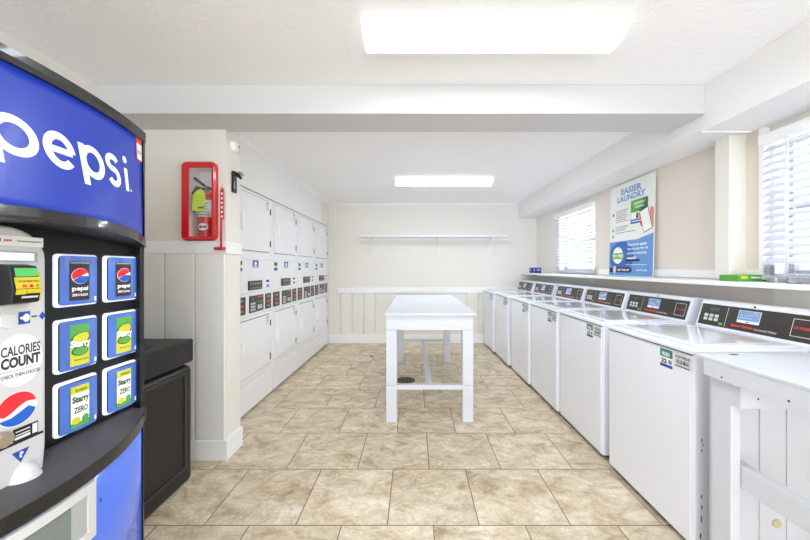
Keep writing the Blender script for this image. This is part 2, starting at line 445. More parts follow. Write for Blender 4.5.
fixture(-.236,.945,3.93,4.13,2.298,'smaller looking fluorescent ceiling light behind the beam, above the table')

fixture(-.232,.94,-.95,-.77,2.312,'unseen fill light behind the camera, added in the form of a ceiling fixture')  # extra fixture out of view, added to brighten the room
# ------------------------------------------------------------------ stacked dryers
def make_dryer(label,group):
    t=thing('stacked_dryer',label,'dryer',group=group,local=True); w=.708
    MB().box(-.76,-.012,.004,w,.015,1.973,'dryer_white').build('cabinet',t,bevel=.004)
    MB().box(-.70,-.03,.02,w-.02,0,.016,'plinth').build('base',t)
    MB().box(-.012,0,.004,w,.022,.262,'dryer_white').build('kick_panel',t,bevel=.004)
    MB().box(-.012,-.002,.004,w,.268,.852,'dryer_white').build('lower_front',t,bevel=.003)
    MB().box(-.012,-.002,.004,w,1.36,1.970,'dryer_white').build('upper_front',t,bevel=.003)
    for (z0,z1,hz0,hz1,hs) in ((.330,.820,.51,.65,((.36,.43),(.70,.76))),(1.436,1.938,1.61,1.745,((1.49,1.55),(1.81,1.87)))):
        d=MB().box(-.002,.010,.042,.632,z0,z1,'dryer_white').build('door',t,bevel=.004)
        MB().box(-.002,.0015,.046,.628,z0-.005,z1+.005,'seam').build('seam_gap_shade',d)  # dark box painting the shadow gap above and below the door
        h=MB(); h.box(.010,.030,.075,.112,hz0,hz1,'white'); h.build('handle',d,bevel=.006)
        for a,c in hs: MB().box(0,.010,.650,.658,a,c,'seam').build('hinge',d,bevel=.002)
        k=MB(); F=lambda u,v:(.0107,u,v)
        k.text(F,'CAUTION',.54,.61,z1-.03,z1-.015,'darktext',.03)
        for i in range(4): k.rect(F,.55,.60-.01*(i%2),z1-.045-.014*i,z1-.04-.014*i,'greytext')
        k.build('warning_label',d)
    # middle panel with coin slide
    MB().box(-.012,-.001,.004,w,1.056,1.354,'dryer_white').build('meter_panel',t,bevel=.004)
    c=MB(); c.box(-.001,.012,.215,.465,1.083,1.165,'console_dark')
    F=lambda u,v:(.0125,u,v)
    for i in range(5): c.rect(F,.235+.042*i,.262+.042*i,1.128,1.150,'greytext')
    c.rect(F,.23,.45,1.098,1.104,'greytext'); c.build('coin_slide',t,bevel=.003)
    s=MB(); F=lambda u,v:(.0002,u,v)
    s.rect(F,.03,.125,1.25,1.345,'white'); F2=lambda u,v:(.0006,u,v)
    s.rect(F2,.035,.12,1.305,1.34,'dkgreen'); s.rect(F2,.035,.12,1.253,1.28,'blue'); s.text(F2,'22',.055,.10,1.283,1.302,'darktext')
    s.build('price_sticker',t)
    s=MB(); s.rect(F,.30,.41,1.285,1.35,'blue'); s.disc(F2,.355,1.32,.025,.018,'white',16); s.rect(F2,.32,.39,1.292,1.30,'white'); s.build('blue_sticker',t)
    s=MB(); s.rect(F,.56,.645,1.085,1.17,'white'); s.rect(F2,.57,.635,1.14,1.163,'darktext'); s.rect(F2,.57,.635,1.09,1.12,'poster_blue'); s.build('notice_sticker',t)
    # control band
    MB().box(-.012,0,.004,w,.858,1.050,'dryer_white').build('control_panel',t,bevel=.003)
    for a,c_,big in ((.008,.165,0),(.235,.50,1),(.545,.668,0)):
        p=MB(); p.box(0,.006,a,c_,.880,1.030,'console_dark')
        F=lambda u,v:(.0064,u,v)
        if big:
            for r in range(3):
                for q in range(3): p.rect(F,a+.02+.03*q,a+.042+.03*q,.893+.028*r,.912+.028*r,'grey_light')
            p.rect(F,a+.13,a+.135,.885,1.025,'seam'); p.rect(F,a+.15,a+.24,1.008,1.02,'redtext')
            for q in range(3): p.rect(F,a+.15+.03*q,a+.172+.03*q,.90,.94,'grey_light')
            p.rect(F,a+.15,a+.245,.965,.972,'greytext')
            p.disc(F,a+.055,1.0,.02,.014,'dkgreen',16)
        else:
            k=(c_-a); p.rect(F,a+.2*k,c_-.2*k,.945,.963,'redtext'); p.rect(F,a+.25*k,c_-.25*k,.99,1.01,'greytext'); p.rect(F,a+.25*k,c_-.25*k,.90,.92,'greytext')
        p.build('control_face' if big else 'card_slot',t)
    return t
DG='stacked dryers along the left wall'
dl=['white stacked dryer column nearest the fire extinguisher wall, front of the row','second stacked dryer column from the fire extinguisher wall',
    'third stacked dryer column from the fire extinguisher wall, second from the far end','farthest white stacked dryer column, beside the back wall']
d0=make_dryer(dl[0],DG)
for i in range(4):
    loc=(-1.458,2.664+.716*i,0)
    if i==0: d0.location=loc
    else: dup(d0,loc,dl[i])

# ------------------------------------------------------------------ washers
def make_washer(label,group):
    t=thing('washing_machine',label,'washing machine',group=group,local=True); w=.655
    MB().box(.004,.69,.004,w-.004,.03,.894,'enamel').build('cabinet',t,bevel=.009,seg=3)
    MB().box(.03,.66,.03,w-.03,.012,.032,'plinth').build('base_frame',t)
    for x in (.06,.62):
        for y in (.06,w-.06): MB().lathe([(.012,0),(.018,.002),(.018,.012),(.01,.016)],(x,y,0),'z','plinth',12).build('foot',t)
    MB().box(-.002,.006,.02,w-.02,.036,.880,'enamel').build('front_panel',t,bevel=.003)
    MB().box(-.0012,.005,.012,w-.012,.887,.8925,'seam').build('seam_gap_shade',t)  # dark strip drawn in for the gap between deck and front panel
    MB().box(-.008,.62,0,w,.892,.915,'enamel').build('top_deck',t,bevel=.008,seg=3)
    l=MB(); l.box(.045,.50,.045,w-.045,.915,.923,'enamel'); lid=l.build('lid',t,bevel=.004)
    r=MB(); r.prism([(.075,.07),(.47,.11),(.47,w-.11),(.075,w-.07)],'z',.9232,.9245,'enamel_grey'); r.build('lid_recess',lid)
    r=MB(); r.box(.036,.046,.25,w-.25,.916,.921,'enamel'); r.build('lid_lip',lid,bevel=.002)
    # console
    x0,x1,z0,z1=.56,.605,.915,1.075
    c=MB().prism([(x0-.004,z0),(x1,z1),(x1+.02,z1+.008),(.705,z1),(.705,z0)],'y',.006,w-.006,'enamel').build('console',t,bevel=.004)
    L=math.hypot(x1-x0,z1-z0); sx,sz=(x1-x0)/L,(z1-z0)/L
    def CF(off):
        return lambda s,v:(x0+sx*v-sz*off, w-s, z0+sz*v+sx*off)
    p=MB(); F=CF(.0035)
    p.rect(F,.022,.633,.016,L-.02,'console_dark'); p.rect(F,.022,.633,.016,L-.02,'console_dark')
    p=MB(); a=[CF(.001)(s,v) for s,v in ((.022,.016),(.633,.016),(.633,L-.02),(.022,L-.02))]+[CF(.005)(s,v) for s,v in ((.022,.016),(.633,.016),(.633,L-.02),(.022,L-.02))]
    p.add(a,[(0,1,2,3),(4,5,6,7),(0,1,5,4),(1,2,6,5),(2,3,7,6),(3,0,4,7)],'console_dark')
    face=p.build('console_face',t)
    F=CF(.0058)
    k=MB()
    for i in range(3):
        k.rect(F,.055+.035*i,.080+.035*i,.045,.063,'grey_light'); k.rect(F,.055+.035*i,.080+.035*i,.068,.086,'grey_light')
    k.build('keypad',face)
    k=MB(); k.rect(F,.085,.145,.105,.128,'can_edge'); k.build('digit_display',face)
    k=MB(); k.rect(F,.16,.185,.028,.043,'green'); k.build('start_button',face)
    k=MB(); k.rect(F,.197,.200,.024,L-.028,'grey_light')
    k.build('divider_line',face)
    k=MB(); k.rect(F,.53,.618,.038,.041,'grey_light'); k.rect(F,.53,.618,.122,.125,'grey_light'); k.rect(F,.53,.533,.038,.125,'grey_light'); k.rect(F,.615,.618,.038,.125,'grey_light')
    k.build('panel_outline',face); k=MB(); k.text(F,'OUT OF ORDER',.54,.61,.075,.088,'redtext',.03); k.build('red_notice',face)
    k=MB(); k.text(F,'Speed Queen',.235,.355,.030,.050,'redtext',.04); k.text(F,'Commercial Washer',.362,.475,.032,.044,'grey_light',.01); k.build('lettering',face)
    k=MB(); k.rect(F,.262,.382,.062,.132,'white'); F=CF(.0062); k.rect(F,.265,.379,.076,.130,'bluetext'); k.disc(F,.355,.112,.014,.012,'white',14); k.rect(F,.275,.33,.10,.108,'white'); k.rect(F,.275,.34,.088,.093,'white'); k.rect(F,.31,.33,.066,.072,'redtext'); k.build('instruction_sticker',face)
    k=MB(); F=CF(.002); k.disc(F,.335,L-.009,.007,.006,'black',14); k.build('lock',t)
    # stickers on the front, near top corner
    F=lambda y,z:(-.0028,y,z); G=lambda y,z:(-.0034,y,z)
    s=MB(); s.rect(F,.118,.200,.790,.880,'white'); s.rect(G,.119,.199,.840,.879,'teal'); s.rect(G,.119,.199,.791,.806,'blue')
    Fm=lambda u,v:(-.0038,.199-u,v)
    s.text(Fm,'WASH',.012,.062,.845,.866,'white',.03); s.text(Fm,'22',.008,.045,.810,.832,'darktext',.05); s.rect(G,.124,.146,.811,.831,'greytext'); s.build('efficiency_sticker',t)
    s=MB(); s.rect(F,.016,.110,.812,.878,'grey_light'); 
    Fm=lambda u,v:(-.0034,.108-u,v)
    s.text(Fm,'DO NOT OVERLOAD',.006,.09,.856,.870,'darktext',.02); s.text(Fm,'18 LB MAX',.012,.084,.830,.850,'darktext',.03); s.rect(lambda y,z:(-.0034,y,z),.022,.104,.817,.822,'darktext'); s.build('capacity_sticker',t)
    return t
WG='top loading washers in the right row'
wl=['top loading washer nearest the camera, beside the white wooden counter','second top loading washer from the counter, past the narrow gap',
    'third top loading washer from the counter','fourth top loading washer from the counter, third from the back wall','fifth top loading washer from the counter, second from the back wall','farthest top loading washer, against the back wall']
wp=[(1.244,1.463),(1.250,2.182),(1.238,2.848),(1.222,3.514),(1.196,4.205),(1.170,4.885)]
w0=make_washer(wl[0],WG)
ws=[]
for i,(x,y) in enumerate(wp):
    if i==0: w0.location=(x,y,0); ws.append(w0)
    else: ws.append(dup(w0,(x,y,0),wl[i]))
# worn paint chips on the near side of the nearest washer
b=MB(); 
for (x,z,a,h) in ((.036,.50,.003,.022),(.040,.485,.004,.01),(.035,.46,.003,.012),(.034,.25,.003,.02),(.036,.2,.003,.025),(.034,.14,.003,.04),(.03,.07,.004,.03)):
    b.poly(lambda u,v:(u,.0035,v),[(x,z),(x+a,z+h*.2),(x+a*1.2,z+h*.8),(x,z+h),(x-a*.8,z+h*.5)],'rust')
o=b.build('paint_chips',w0,base=Vector((0,0,0))); o['label']='brown rusty paint chips'; o['kind']='stuff'

# ------------------------------------------------------------------ centre table
t=thing('work_table','tall white wooden folding table in the middle of the tiled floor','table',(.125,3.6,0))
MB().box(-.242,.513,2.695,4.575,.890,.908,'paint_white').build('tabletop',t,bevel=.003)
b=MB(); b.box(-.236,.488,2.731,2.755,.765,.890,'paint_white'); b.box(-.236,.488,4.535,4.56,.765,.890,'paint_white')
b.box(-.236,-.212,2.755,4.535,.765,.890,'paint_white'); b.box(.464,.488,2.755,4.535,.765,.890,'paint_white'); b.build('apron',t,bevel=.002)
for x in (-.2365,.3995):
    for y in (2.732,4.47):
        b=MB(); b.box(x,x+.089,y,y+.089,.308,.764,'paint_white'); b.box(x,x+.089,y,y+.089,0,.305,'paint_white'); b.build('leg',t,bevel=.003)
for y in (2.735,4.49): MB().box(-.1475,.3995,y,y+.05,.268,.305,'paint_white').build('cross_rail',t,bevel=.002)
MB().box(.100,.148,2.785,4.49,.272,.303,'paint_white').build('stretcher',t,bevel=.002)

# ------------------------------------------------------------------ floor drain + plug
t=thing('floor_drain','round metal floor drain beneath the table','drain',(-.10,3.75,0))
MB().lathe([(.108,.0005),(.108,.003),(.096,.004),(.096,.0005)],(-.10,3.75,0),'z','drain',32).build('rim',t)
b=MB(); b.lathe([(.094,.0006),(.094,.0015),(.0,.0015)],(-.10,3.75,0),'z','plinth',32)
for k in range(-5,6):
    h=math.sqrt(max(0,.093**2-(k*.016)**2)); b.box(-.10+k*.016-.004,-.10+k*.016+.004,3.75-h,3.75+h,.0016,.003,'drain')
b.build('grate',t)
tag(MB().lathe([(.022,.0003),(.022,.004),(.015,.006),(0,.006)],(0,0,0),'z','black',14).build('floor_plug',base=Vector((0,0,0))),'small dark round plug in the floor tiles left of the table','plug').location=(-.62,4.76,0)

# ------------------------------------------------------------------ back wall shelf
t=thing('wall_shelf','long white empty shelf on three brackets on the back wall','shelf',(.36,YB,1.52))
MB().box(-.90,1.50,5.31,5.61-.002,1.787,1.812,'trim_white').build('board',t,bevel=.003)
MB().box(-.93,1.62,5.59,5.608,1.748,1.786,'trim_white').build('cleat',t,bevel=.002)
for x in (-.735,.405,1.265):
    b=MB(); b.box(x-.014,x+.014,5.575,5.589,1.53,1.786,'trim_white'); b.box(x-.014,x+.014,5.35,5.575,1.770,1.786,'trim_white')
    pts=[(x,5.585-.01*0,1.57)]; pr=[]
    for i in range(8):
        a=math.radians(i*90/7); pr.append((5.36+.215*math.sin(a)*1.0, 1.775-.19*(1-math.cos(a))))
    b.tube([(x,p[0],p[1]) for p in pr],.010,'trim_white',8)
    b.build('bracket',t,bevel=.002)

# ------------------------------------------------------------------ window shelf & things on it
o=MB().box(1.81,2.083,.45,YB-.002,1.175,1.200,'trim_white').build('window_shelf',bevel=.004,base=Vector((1.95,3,1.175)))
tag(o,'long white ledge shelf under the right windows, above the washers','shelf')
for i,(y,lab) in enumerate(((5.02,'dark purple box on the window shelf, nearer of the two'),(5.18,'dark purple box on the window shelf by the back wall, farther of the two'))):
    b=MB(); b.box(1.845,1.935,y,y+.11,1.200,1.286,'purple')
    o=b.build('small_box',bevel=.004,base=Vector((1.92,y+.05,1.200))); tag(o,lab,'box','purple boxes on the shelf')
    k=MB(); k.rect(lambda u,v:(1.8444,y+.11-u,v),.02,.09,1.24,1.265,'bluetext'); k.rect(lambda u,v:(1.845+u,y-.0006,v),.02,.07,1.24,1.262,'bluetext'); k.build('label_print',o,base=Vector((1.92,y+.05,1.200)))
o=MB().box(1.900,2.070,1.935,2.052,1.200,1.238,'box_green').build('game_box',bevel=.002,base=Vector((1.95,2,1.200)))
tag(o,'flat bright green box with an orange picture on the window shelf','box')
k=MB(); F=lambda u,v:(u,v,1.2386)
k.disc(F,1.99,1.99,.05,.035,'orange',20); k.disc(lambda u,v:(u,v,1.2389),1.98,1.985,.022,.014,'redtext',14); k.disc(lambda u,v:(u,v,1.2389),2.01,2.0,.015,.012,'yellow',14)
k.rect(lambda u,v:(u,1.9344,v),1.92,1.96,1.216,1.232,'yellow'); k.rect(lambda u,v:(u,1.9344,v),1.98,2.06,1.220,1.228,'white')
k.build('cover_picture',o,base=Vector((1.95,2,1.200)))
t=thing('display_tray','clear plastic tray with a grey rim on the window shelf under the near blind','tray',(1.9,1.7,1.200))
a0,a1,c0,c1=1.90,2.018,1.44,1.68
b=MB(); b.box(a0,a1,c0,c1,1.2005,1.206,'acrylic'); b.box(a0,a0+.004,c0,c1,1.206,1.232,'acrylic'); b.box(a1-.004,a1,c0,c1,1.206,1.232,'acrylic'); b.box(a0+.004,a1-.004,c1-.004,c1,1.206,1.232,'acrylic'); b.box(a0+.004,a1-.004,c0,c0+.004,1.206,1.232,'acrylic'); b.build('body',t)
b=MB(); o4=[(a0-.003,c0-.003),(a1+.003,c0-.003),(a1+.003,c1+.003),(a0-.003,c1+.003)]; i4=[(a0+.003,c0+.003),(a1-.003,c0+.003),(a1-.003,c1-.003),(a0+.003,c1-.003)]
vs=[(x,y,z) for z in (1.230,1.235) for x,y in o4+i4]; fs=[]
for i in range(4):
    j=(i+1)%4; fs+=[(i,j,8+j,8+i),(4+i,12+i,12+j,4+j),(8+i,8+j,12+j,12+i),(i,4+i,4+j,j)]
b.add(vs,fs,'grey_plastic'); b.build('rim',t)
o=MB().box(1.925,2.012,1.715,1.80,1.200,1.228,'acrylic').build('plastic_case',bevel=.003,base=Vector((1.97,1.76,1.200)))
tag(o,'small clear plastic case on the shelf between green box and grey-rimmed tray','case')

# ------------------------------------------------------------------ poster
PB=Vector((2.044,3.46,1.201)); PH=.912; PW=.640; lean=.022
def PF(off): return lambda u,v:(PB.x+lean*v/PH-off, PB.y-u, PB.z+v)
t=thing('poster_board','tall blue and white laundry poster board leaning on the right wall','poster',tuple(PB))
b=MB(); q=[(0,0),(PW,0),(PW,PH),(0,PH)]
b.add([PF(0)(*p) for p in q]+[PF(-.006)(*p) for p in q],[(0,1,2,3),(7,6,5,4),(0,4,5,1),(1,5,6,2),(2,6,7,3),(3,7,4,0)],'poster_white'); b.build('board',t)
A=PF(.0006); B=PF(.0012); C=PF(.0018); E=PF(.0024)
b=MB(); b.rect(A,.004,PW-.004,.004,.345,'poster_blue'); b.disc(B,.20,.19,.19,.15,'poster_blue2',32)
b.poly(A,[(.42,.345),(PW-.004,.345),(PW-.004,.385)],'poster_blue'); b.build('blue_field',t)
b=MB(); b.text(B,'EASIER',.175,.475,.800,.862,'bluetext',.04); b.text(B,'LAUNDRY',.12,.525,.732,.792,'bluetext',.04); b.build('headline',t)
b=MB()
for (v,n) in ((.62,7),(.46,3),(.40,1)):
    b.disc(B,.06,v,.016,.016,'green',14)
    for i in range(n): b.rect(B,.10,.30-.02*(i%3)+(.1 if n==1 else 0),v+.03-.018*i-.003,v+.03-.018*i+.003,'greytext')
b.build('bullet_text',t)
b=MB(); b.rect(B,.33,.56,.495,.715,'poster_blue2'); b.rect(C,.33,.56,.60,.715,'green'); b.poly(C,[(.44,.60),(.56,.60),(.56,.715),(.50,.715)],'dkgreen'); b.text(E,'LAUNDRY',.37,.53,.67,.693,'white',.03); b.text(E,'CARD',.39,.51,.635,.658,'white',.03)
b.rect(C,.335,.555,.535,.60,'white'); b.rect(E,.41,.44,.54,.59,'navy'); b.rect(E,.413,.437,.565,.585,'redtext'); b.rect(E,.345,.50,.512,.520,'white'); b.build('card_picture',t)
b=MB()
def R(cx,cy,w,h,a):
    c,s=math.cos(a),math.sin(a); return [(cx+x*c-y*s,cy+x*s+y*c) for x,y in ((-w/2,-h/2),(w/2,-h/2),(w/2,h/2),(-w/2,h/2))]
F4=PF(.003); F5=PF(.0036)
b.poly(E,[(.55,.40),(.635,.44),(.635,.60),(.60,.62),(.575,.56)],'pink'); b.disc(E,.475,.50,.014,.05,'redtext',12,rot=.35); b.disc(E,.46,.55,.012,.04,'pink',12,rot=.3)
b.poly(F4,R(.54,.51,.115,.21,.3),'darktext'); b.poly(F5,R(.54,.51,.105,.198,.3),'white'); b.build('phone_picture',t)
b=MB(); b.disc(C,.145,.205,.083,.083,'white',28); b.rect(E,.045,.245,.170,.228,'green'); b.text(F4,'TRY FREE',.06,.232,.183,.215,'white',.04); b.build('badge',t)
b=MB()
for i,l in enumerate(("There's an easier","way to pay for all","of your laundry","needs!")): b.text(C,l,.29,(.56,.57,.56,.42)[i],.288-.042*i,.315-.042*i,'white',.03)
b.rect(C,.27,.36,.142,.162,'black'); b.rect(C,.37,.47,.142,.162,'black'); b.rect(C,.28,.56,.108,.112,'white'); b.build('blue_field_text',t)
b=MB(); b.rect(C,.02,.34,.035,.085,'navy'); b.disc(C,.34,.06,.025,.025,'navy',14); b.disc(E,.10,.065,.028,.038,'grey_light',16); b.text(F4,'GET THE APP',.15,.33,.05,.070,'white',.04); b.text(E,'laundry pay',.43,.57,.048,.070,'white',.02); b.build('footer_strip',t)

# ------------------------------------------------------------------ fire extinguisher cabinet, extinguisher, hammer, alarm, bracket
YW=2.2
t=thing('extinguisher_cabinet','red framed fire extinguisher cabinet with clear window on the partition wall','cabinet',(-1.38,YW,1.455))
def rr(x0,x1,z0,z1,r,n=6):
    pts=[]
    for cx,cz,a in ((x1-r,z0+r,-90),(x1-r,z1-r,0),(x0+r,z1-r,90),(x0+r,z0+r,180)):
        for i in range(n+1):
            q=math.radians(a+90*i/n); pts.append((cx+r*math.cos(q),cz+r*math.sin(q)))
    return pts
ox0,ox1,oz0,oz1=-1.542,-1.312,1.462,1.984
ou=rr(ox0,ox1,oz0,oz1,.035); inn=rr(ox0+.048,ox1-.026,oz0+.026,oz1-.040,.008)
oumid=rr(ox0+.010,ox1-.010,oz0+.010,oz1-.010,.028)
b=MB(); n=len(ou)
rings=[(ou,YW-.0005),(ou,2.175),(oumid,2.163),(inn,2.168),(inn,2.180)]
vs=[];fs=[]
for ring,y in rings: vs+=[(p[0],y,p[1]) for p in ring]
for k in range(len(rings)-1):
    for i in range(n): fs.append((k*n+i,k*n+(i+1)%n,(k+1)*n+(i+1)%n,(k+1)*n+i))
b.add(vs,fs,'red'); b.build('frame',t,smooth=False)
b=MB(); b.box(HX0+.002,HX1-.002,2.306,2.311,HZ0+.002,HZ1-.002,'white'); b.box(HX0+.001,HX0+.006,2.182,2.306,HZ0+.002,HZ1-.002,'white'); b.box(HX1-.006,HX1-.001,2.182,2.306,HZ0+.002,HZ1-.002,'white')
b.box(HX0+.006,HX1-.006,2.182,2.306,HZ0+.001,HZ0+.006,'white'); b.box(HX0+.006,HX1-.006,2.182,2.306,HZ1-.006,HZ1-.001,'white'); b.build('liner',t)
MB().box(ox0+.046,ox1-.024,2.1805,2.182,oz0+.024,oz1-.038,'glass').build('window_pane',t)
MB().box(-1.388,-1.386,2.179,2.1804,oz0+.026,oz1-.040,'grey_light').build('pane_seam',t)
EX,EY,EZ=-1.418,2.246,1.487
t=thing('fire_extinguisher','red fire extinguisher with lime inspection tag inside the red cabinet','fire extinguisher',(EX,EY,EZ))
MB().lathe([(.048,0),(.052,.008),(.052,.255),(.042,.285),(.022,.305),(.013,.315)],(EX,EY,EZ),'z','red',28).build('cylinder',t,smooth=True)
MB().lathe([(.0526,.135),(.0526,.250)],(EX,EY,EZ),'z','white',28).build('instruction_label',t,smooth=True)
b=MB()
F=lambda u,v:(EX+.0532*math.sin(u/.0532),EY-.0532*math.cos(u/.0532),v)
for i in range(5): b.rect(F,-.04,.04,1.632+.019*i,1.640+.019*i,'greytext',6,1)
b.rect(F,-.012,.022,1.675,1.705,'darktext',6,1); b.build('label_print',t)
b=MB(); b.disc(F,.004,1.555,.034,.024,'white',20); b.text(F,'ABC',-.018,.026,1.545,1.565,'navy',.03); b.build('oval_badge',t)
b=MB(); b.lathe([(.016,0),(.016,.03),(.010,.036)],(EX,EY,EZ+.312),'z','silver',14)
b.tube([(EX,EY-.01,EZ+.345),(EX-.03,EY-.02,EZ+.37),(EX-.065,EY-.03,EZ+.40)],.009,'black',8); b.tube([(EX,EY-.01,EZ+.335),(EX+.03,EY-.02,EZ+.335),(EX+.058,EY-.03,EZ+.315)],.008,'black',8)
b.tube([(EX,EY-.01,EZ+.325),(EX-.04,EY-.02,EZ+.335),(EX-.065,EY-.03,EZ+.31)],.009,'black',8); b.build('handle',t,smooth=True)
b=MB(); b.tube([(EX-.01,EY-.02,EZ+.325),(EX-.05,EY-.03,EZ+.335),(EX-.070,EY-.03,EZ+.30),(EX-.076,EY-.02,EZ+.24),(EX-.074,EY-.02,EZ+.17)],.010,'black',8); b.build('hose',t,smooth=True)
b=MB(); b.lathe([(.016,0),(.018,.004),(.016,.014)],(EX+.035,EY-.04,EZ+.295),'y','redtext',14); b.build('gauge',t)
b=MB(); b.prism([(-1.478,1.66),(-1.398,1.655),(-1.392,1.775),(-1.415,1.808),(-1.448,1.795),(-1.473,1.765)],'y',2.1855,2.1865,'lime')
Ft=lambda u,v:(u,2.1850,v); b.rect(Ft,-1.44,-1.402,1.675,1.688,'darktext')
for i in range(4): b.rect(Ft,-1.468,-1.408,1.71+.015*i,1.712+.015*i,'dkgreen')
b.build('inspection_tag',t)
t=thing('emergency_hammer','red and white glass breaker hammer hanging at the right side of the red cabinet','hammer',(-1.275,2.17,1.40))
b=MB(); b.tube([(-1.277,2.172,1.79),(-1.277,2.172,1.415)],.006,'red',10); b.build('shaft',t,smooth=True)
b=MB(); b.box(-1.272,-1.256,2.158,2.170,1.60,1.805,'red')
Fh=lambda u,v:(-1.272+u,2.1575,v)
for i in range(6): b.rect(Fh,.0022,.0138,1.61+.03*i,1.625+.03*i,'white')
b.build('grip',t,bevel=.002)
b=MB(); b.tube([(-1.316,2.165,1.408),(-1.248,2.165,1.408)],.010,'red',12); b.build('head',t,smooth=True)
b=MB(); b.tube([(-1.277,2.172,1.79),(-1.270,2.178,1.835)],.003,'silver',6); b.build('hook',t)
t=thing('smoke_alarm','round white smoke alarm high on the partition end above the black bracket','smoke alarm',(-1.262,2.29,2.12))
b=MB(); b.lathe([(.038,0),(.038,.012),(.030,.028),(.016,.032),(0,.034)],(-1.2615,2.29,2.125),'x','white',26); b.build('body',t,smooth=False)
b=MB(); b.lathe([(.008,.034),(.008,.037),(0,.037)],(-1.2615,2.30,2.125),'x','grey_plastic',12); b.build('test_button',t)
t=thing('wall_bracket','small black lever bracket on the partition end below the smoke alarm','bracket',(-1.262,2.29,1.8))
MB().box(-1.2615,-1.248,2.265,2.315,1.805,1.95,'black').build('plate',t,bevel=.003)
b=MB(); b.tube([(-1.25,2.28,1.935),(-1.225,2.285,1.925),(-1.205,2.29,1.90)],[.018,.014,.009],'black',10); b.build('arm',t)
b=MB(); b.tube([(-1.225,2.285,1.945),(-1.20,2.29,1.935),(-1.19,2.292,1.92)],[.008,.011,.006],'gold',10); b.build('tip',t)
MB().rect(lambda u,v:(-1.2475,2.28+u,v),0,.006,1.83,1.88,'grey_light').build('marking',t)

# ------------------------------------------------------------------ trash can
t=thing('trash_can','tall black plastic trash bin beside the vending machine','trash can',(-1.6,1.7,0))
b=MB(); b.box(-1.85,-1.352,1.40,2.008,.0,.695,'trash'); b.build('bin',t,bevel=.03,seg=4)
b=MB(); b.box(-1.875,-1.350,1.385,2.014,.712,.85,'trash'); b.build('lid',t,bevel=.012,seg=3)
MB().box(-1.84,-1.385,1.41,1.975,.69,.72,'black').build('neck',t)
b=MB()
for a in ((1.45,1.94,.10,.112),(1.45,1.94,.655,.667),(1.45,1.462,.10,.667),(1.928,1.94,.10,.667)): b.box(-1.354,-1.344,*a,'trash_edge')
b.build('panel_border',t,bevel=.003)
MB().box(-1.80,-1.42,1.48,1.80,.849,.853,'black').build('opening',t)

# ------------------------------------------------------------------ vending machine
VC=.855; VH=.488
t=thing('vending_machine','blue lit soft drink vending machine with black frame against the left wall','vending machine',(-1.5,.855,0))
def bow(z): return .17-.08*min(1,max(0,(z-1.40)/.41))
def VF(off,k=1.0): return lambda y,z:(-1.10+k*bow(z)*(1-((y-VC)/VH)**2)+off, y, z)
def slab(b,F0,F1,y0,y1,z0,z1,m,ny=24,nz=4):
    g0=[F0(y0+(y1-y0)*i/ny,z0+(z1-z0)*j/nz) for i in range(ny+1) for j in range(nz+1)]
    g1=[F1(y0+(y1-y0)*i/ny,z0+(z1-z0)*j/nz) for i in range(ny+1) for j in range(nz+1)]
    o=len(g0); I=lambda i,j:i*(nz+1)+j
    fs=[]
    for i in range(ny):
        for j in range(nz):
            fs.append((I(i,j),I(i+1,j),I(i+1,j+1),I(i,j+1))); fs.append((o+I(i,j),o+I(i,j+1),o+I(i+1,j+1),o+I(i+1,j)))
    for i in range(ny):
        for j in (0,nz): fs.append((I(i,j),I(i+1,j),o+I(i+1,j),o+I(i,j)))
    for j in range(nz):
        for i in (0,ny): fs.append((I(i,j),I(i,j+1),o+I(i,j+1),o+I(i,j)))
    b.add(g0+g1,fs,m)
BK=lambda y,z:(-1.17,y,z)
y0,y1=VC-VH,VC+VH
MB().box(-1.88,-1.165,y0+.003,y1-.003,.02,1.80,'vend_black').build('cabinet',t,bevel=.006)
# marquee
b=MB(); slab(b,VF(.003),BK,y0,y1,1.790,1.830,'vend_frame'); slab(b,lambda y,z:(VF(.004)(y,z)[0],y,z-.033*((y-VC)/VH)**2),lambda y,z:(-1.17,y,z-.033*((y-VC)/VH)**2),y0,y1,1.396,1.428,'vend_frame')
slab(b,VF(0),BK,y1-.018,y1,1.40,1.80,'vend_frame',2,8); slab(b,VF(0),BK,y0,y0+.018,1.40,1.80,'vend_frame',2,8); b.build('marquee_frame',t)
b=MB(); slab(b,VF(-.006),BK,y0+.016,y1-.016,1.408,1.798,'sign_blue',32,10); mq=b.build('marquee',t,smooth=False)
for p in mq.data.polygons: p.use_smooth=True
S=VF(-.0045)
b=MB(); w=.021
def letter_p(cy,rx):
    b.arc(S,cy,1.604,rx-w/2,.0515-w/2,0,360,w,'sign_white',36)
    b.stroke(S,[(cy-rx+w/2,1.652-k*.0155) for k in range(9)],w,'sign_white')
letter_p(.803,.050); letter_p(1.012,.046)
# e
cy=.907; rx=.0440
b.arc(S,cy,1.604,rx-w/2,.0515-w/2,0,318,w,'sign_white',32); b.stroke(S,[(cy-rx+w/2+(2*rx-w)*k/6,1.604) for k in range(7)],w*.85,'sign_white')
# s
cy=1.103; pts=[]
for i in range(13):
    a=math.radians(25+ (245)*i/12); pts.append((cy+.025*math.cos(a),1.633+.021*math.sin(a)))
for i in range(1,13):
    a=math.radians(90-245*i/12); pts.append((cy+.025*math.cos(a),1.587+.025*math.sin(a)))
b.stroke(S,pts,w*.95,'sign_white')
b.stroke(S,[(1.178,1.637-k*.0135) for k in range(7)],w,'sign_white'); b.disc(S,1.178,1.668,.0125,.0125,'sign_white',18); b.disc(S,1.205,1.563,.005,.005,'sign_white',12)
b.build('brand_lettering',mq)
S2=VF(-.004); b=MB(); b.rect(S2,1.272,1.322,1.70,1.79,'redtext',3,3); b.rect(VF(-.0035),1.277,1.318,1.706,1.768,'white',3,3); b.text(VF(-.003),'NO CASH',1.282,1.312,1.728,1.742,'greytext',.02); b.build('price_notice',mq)
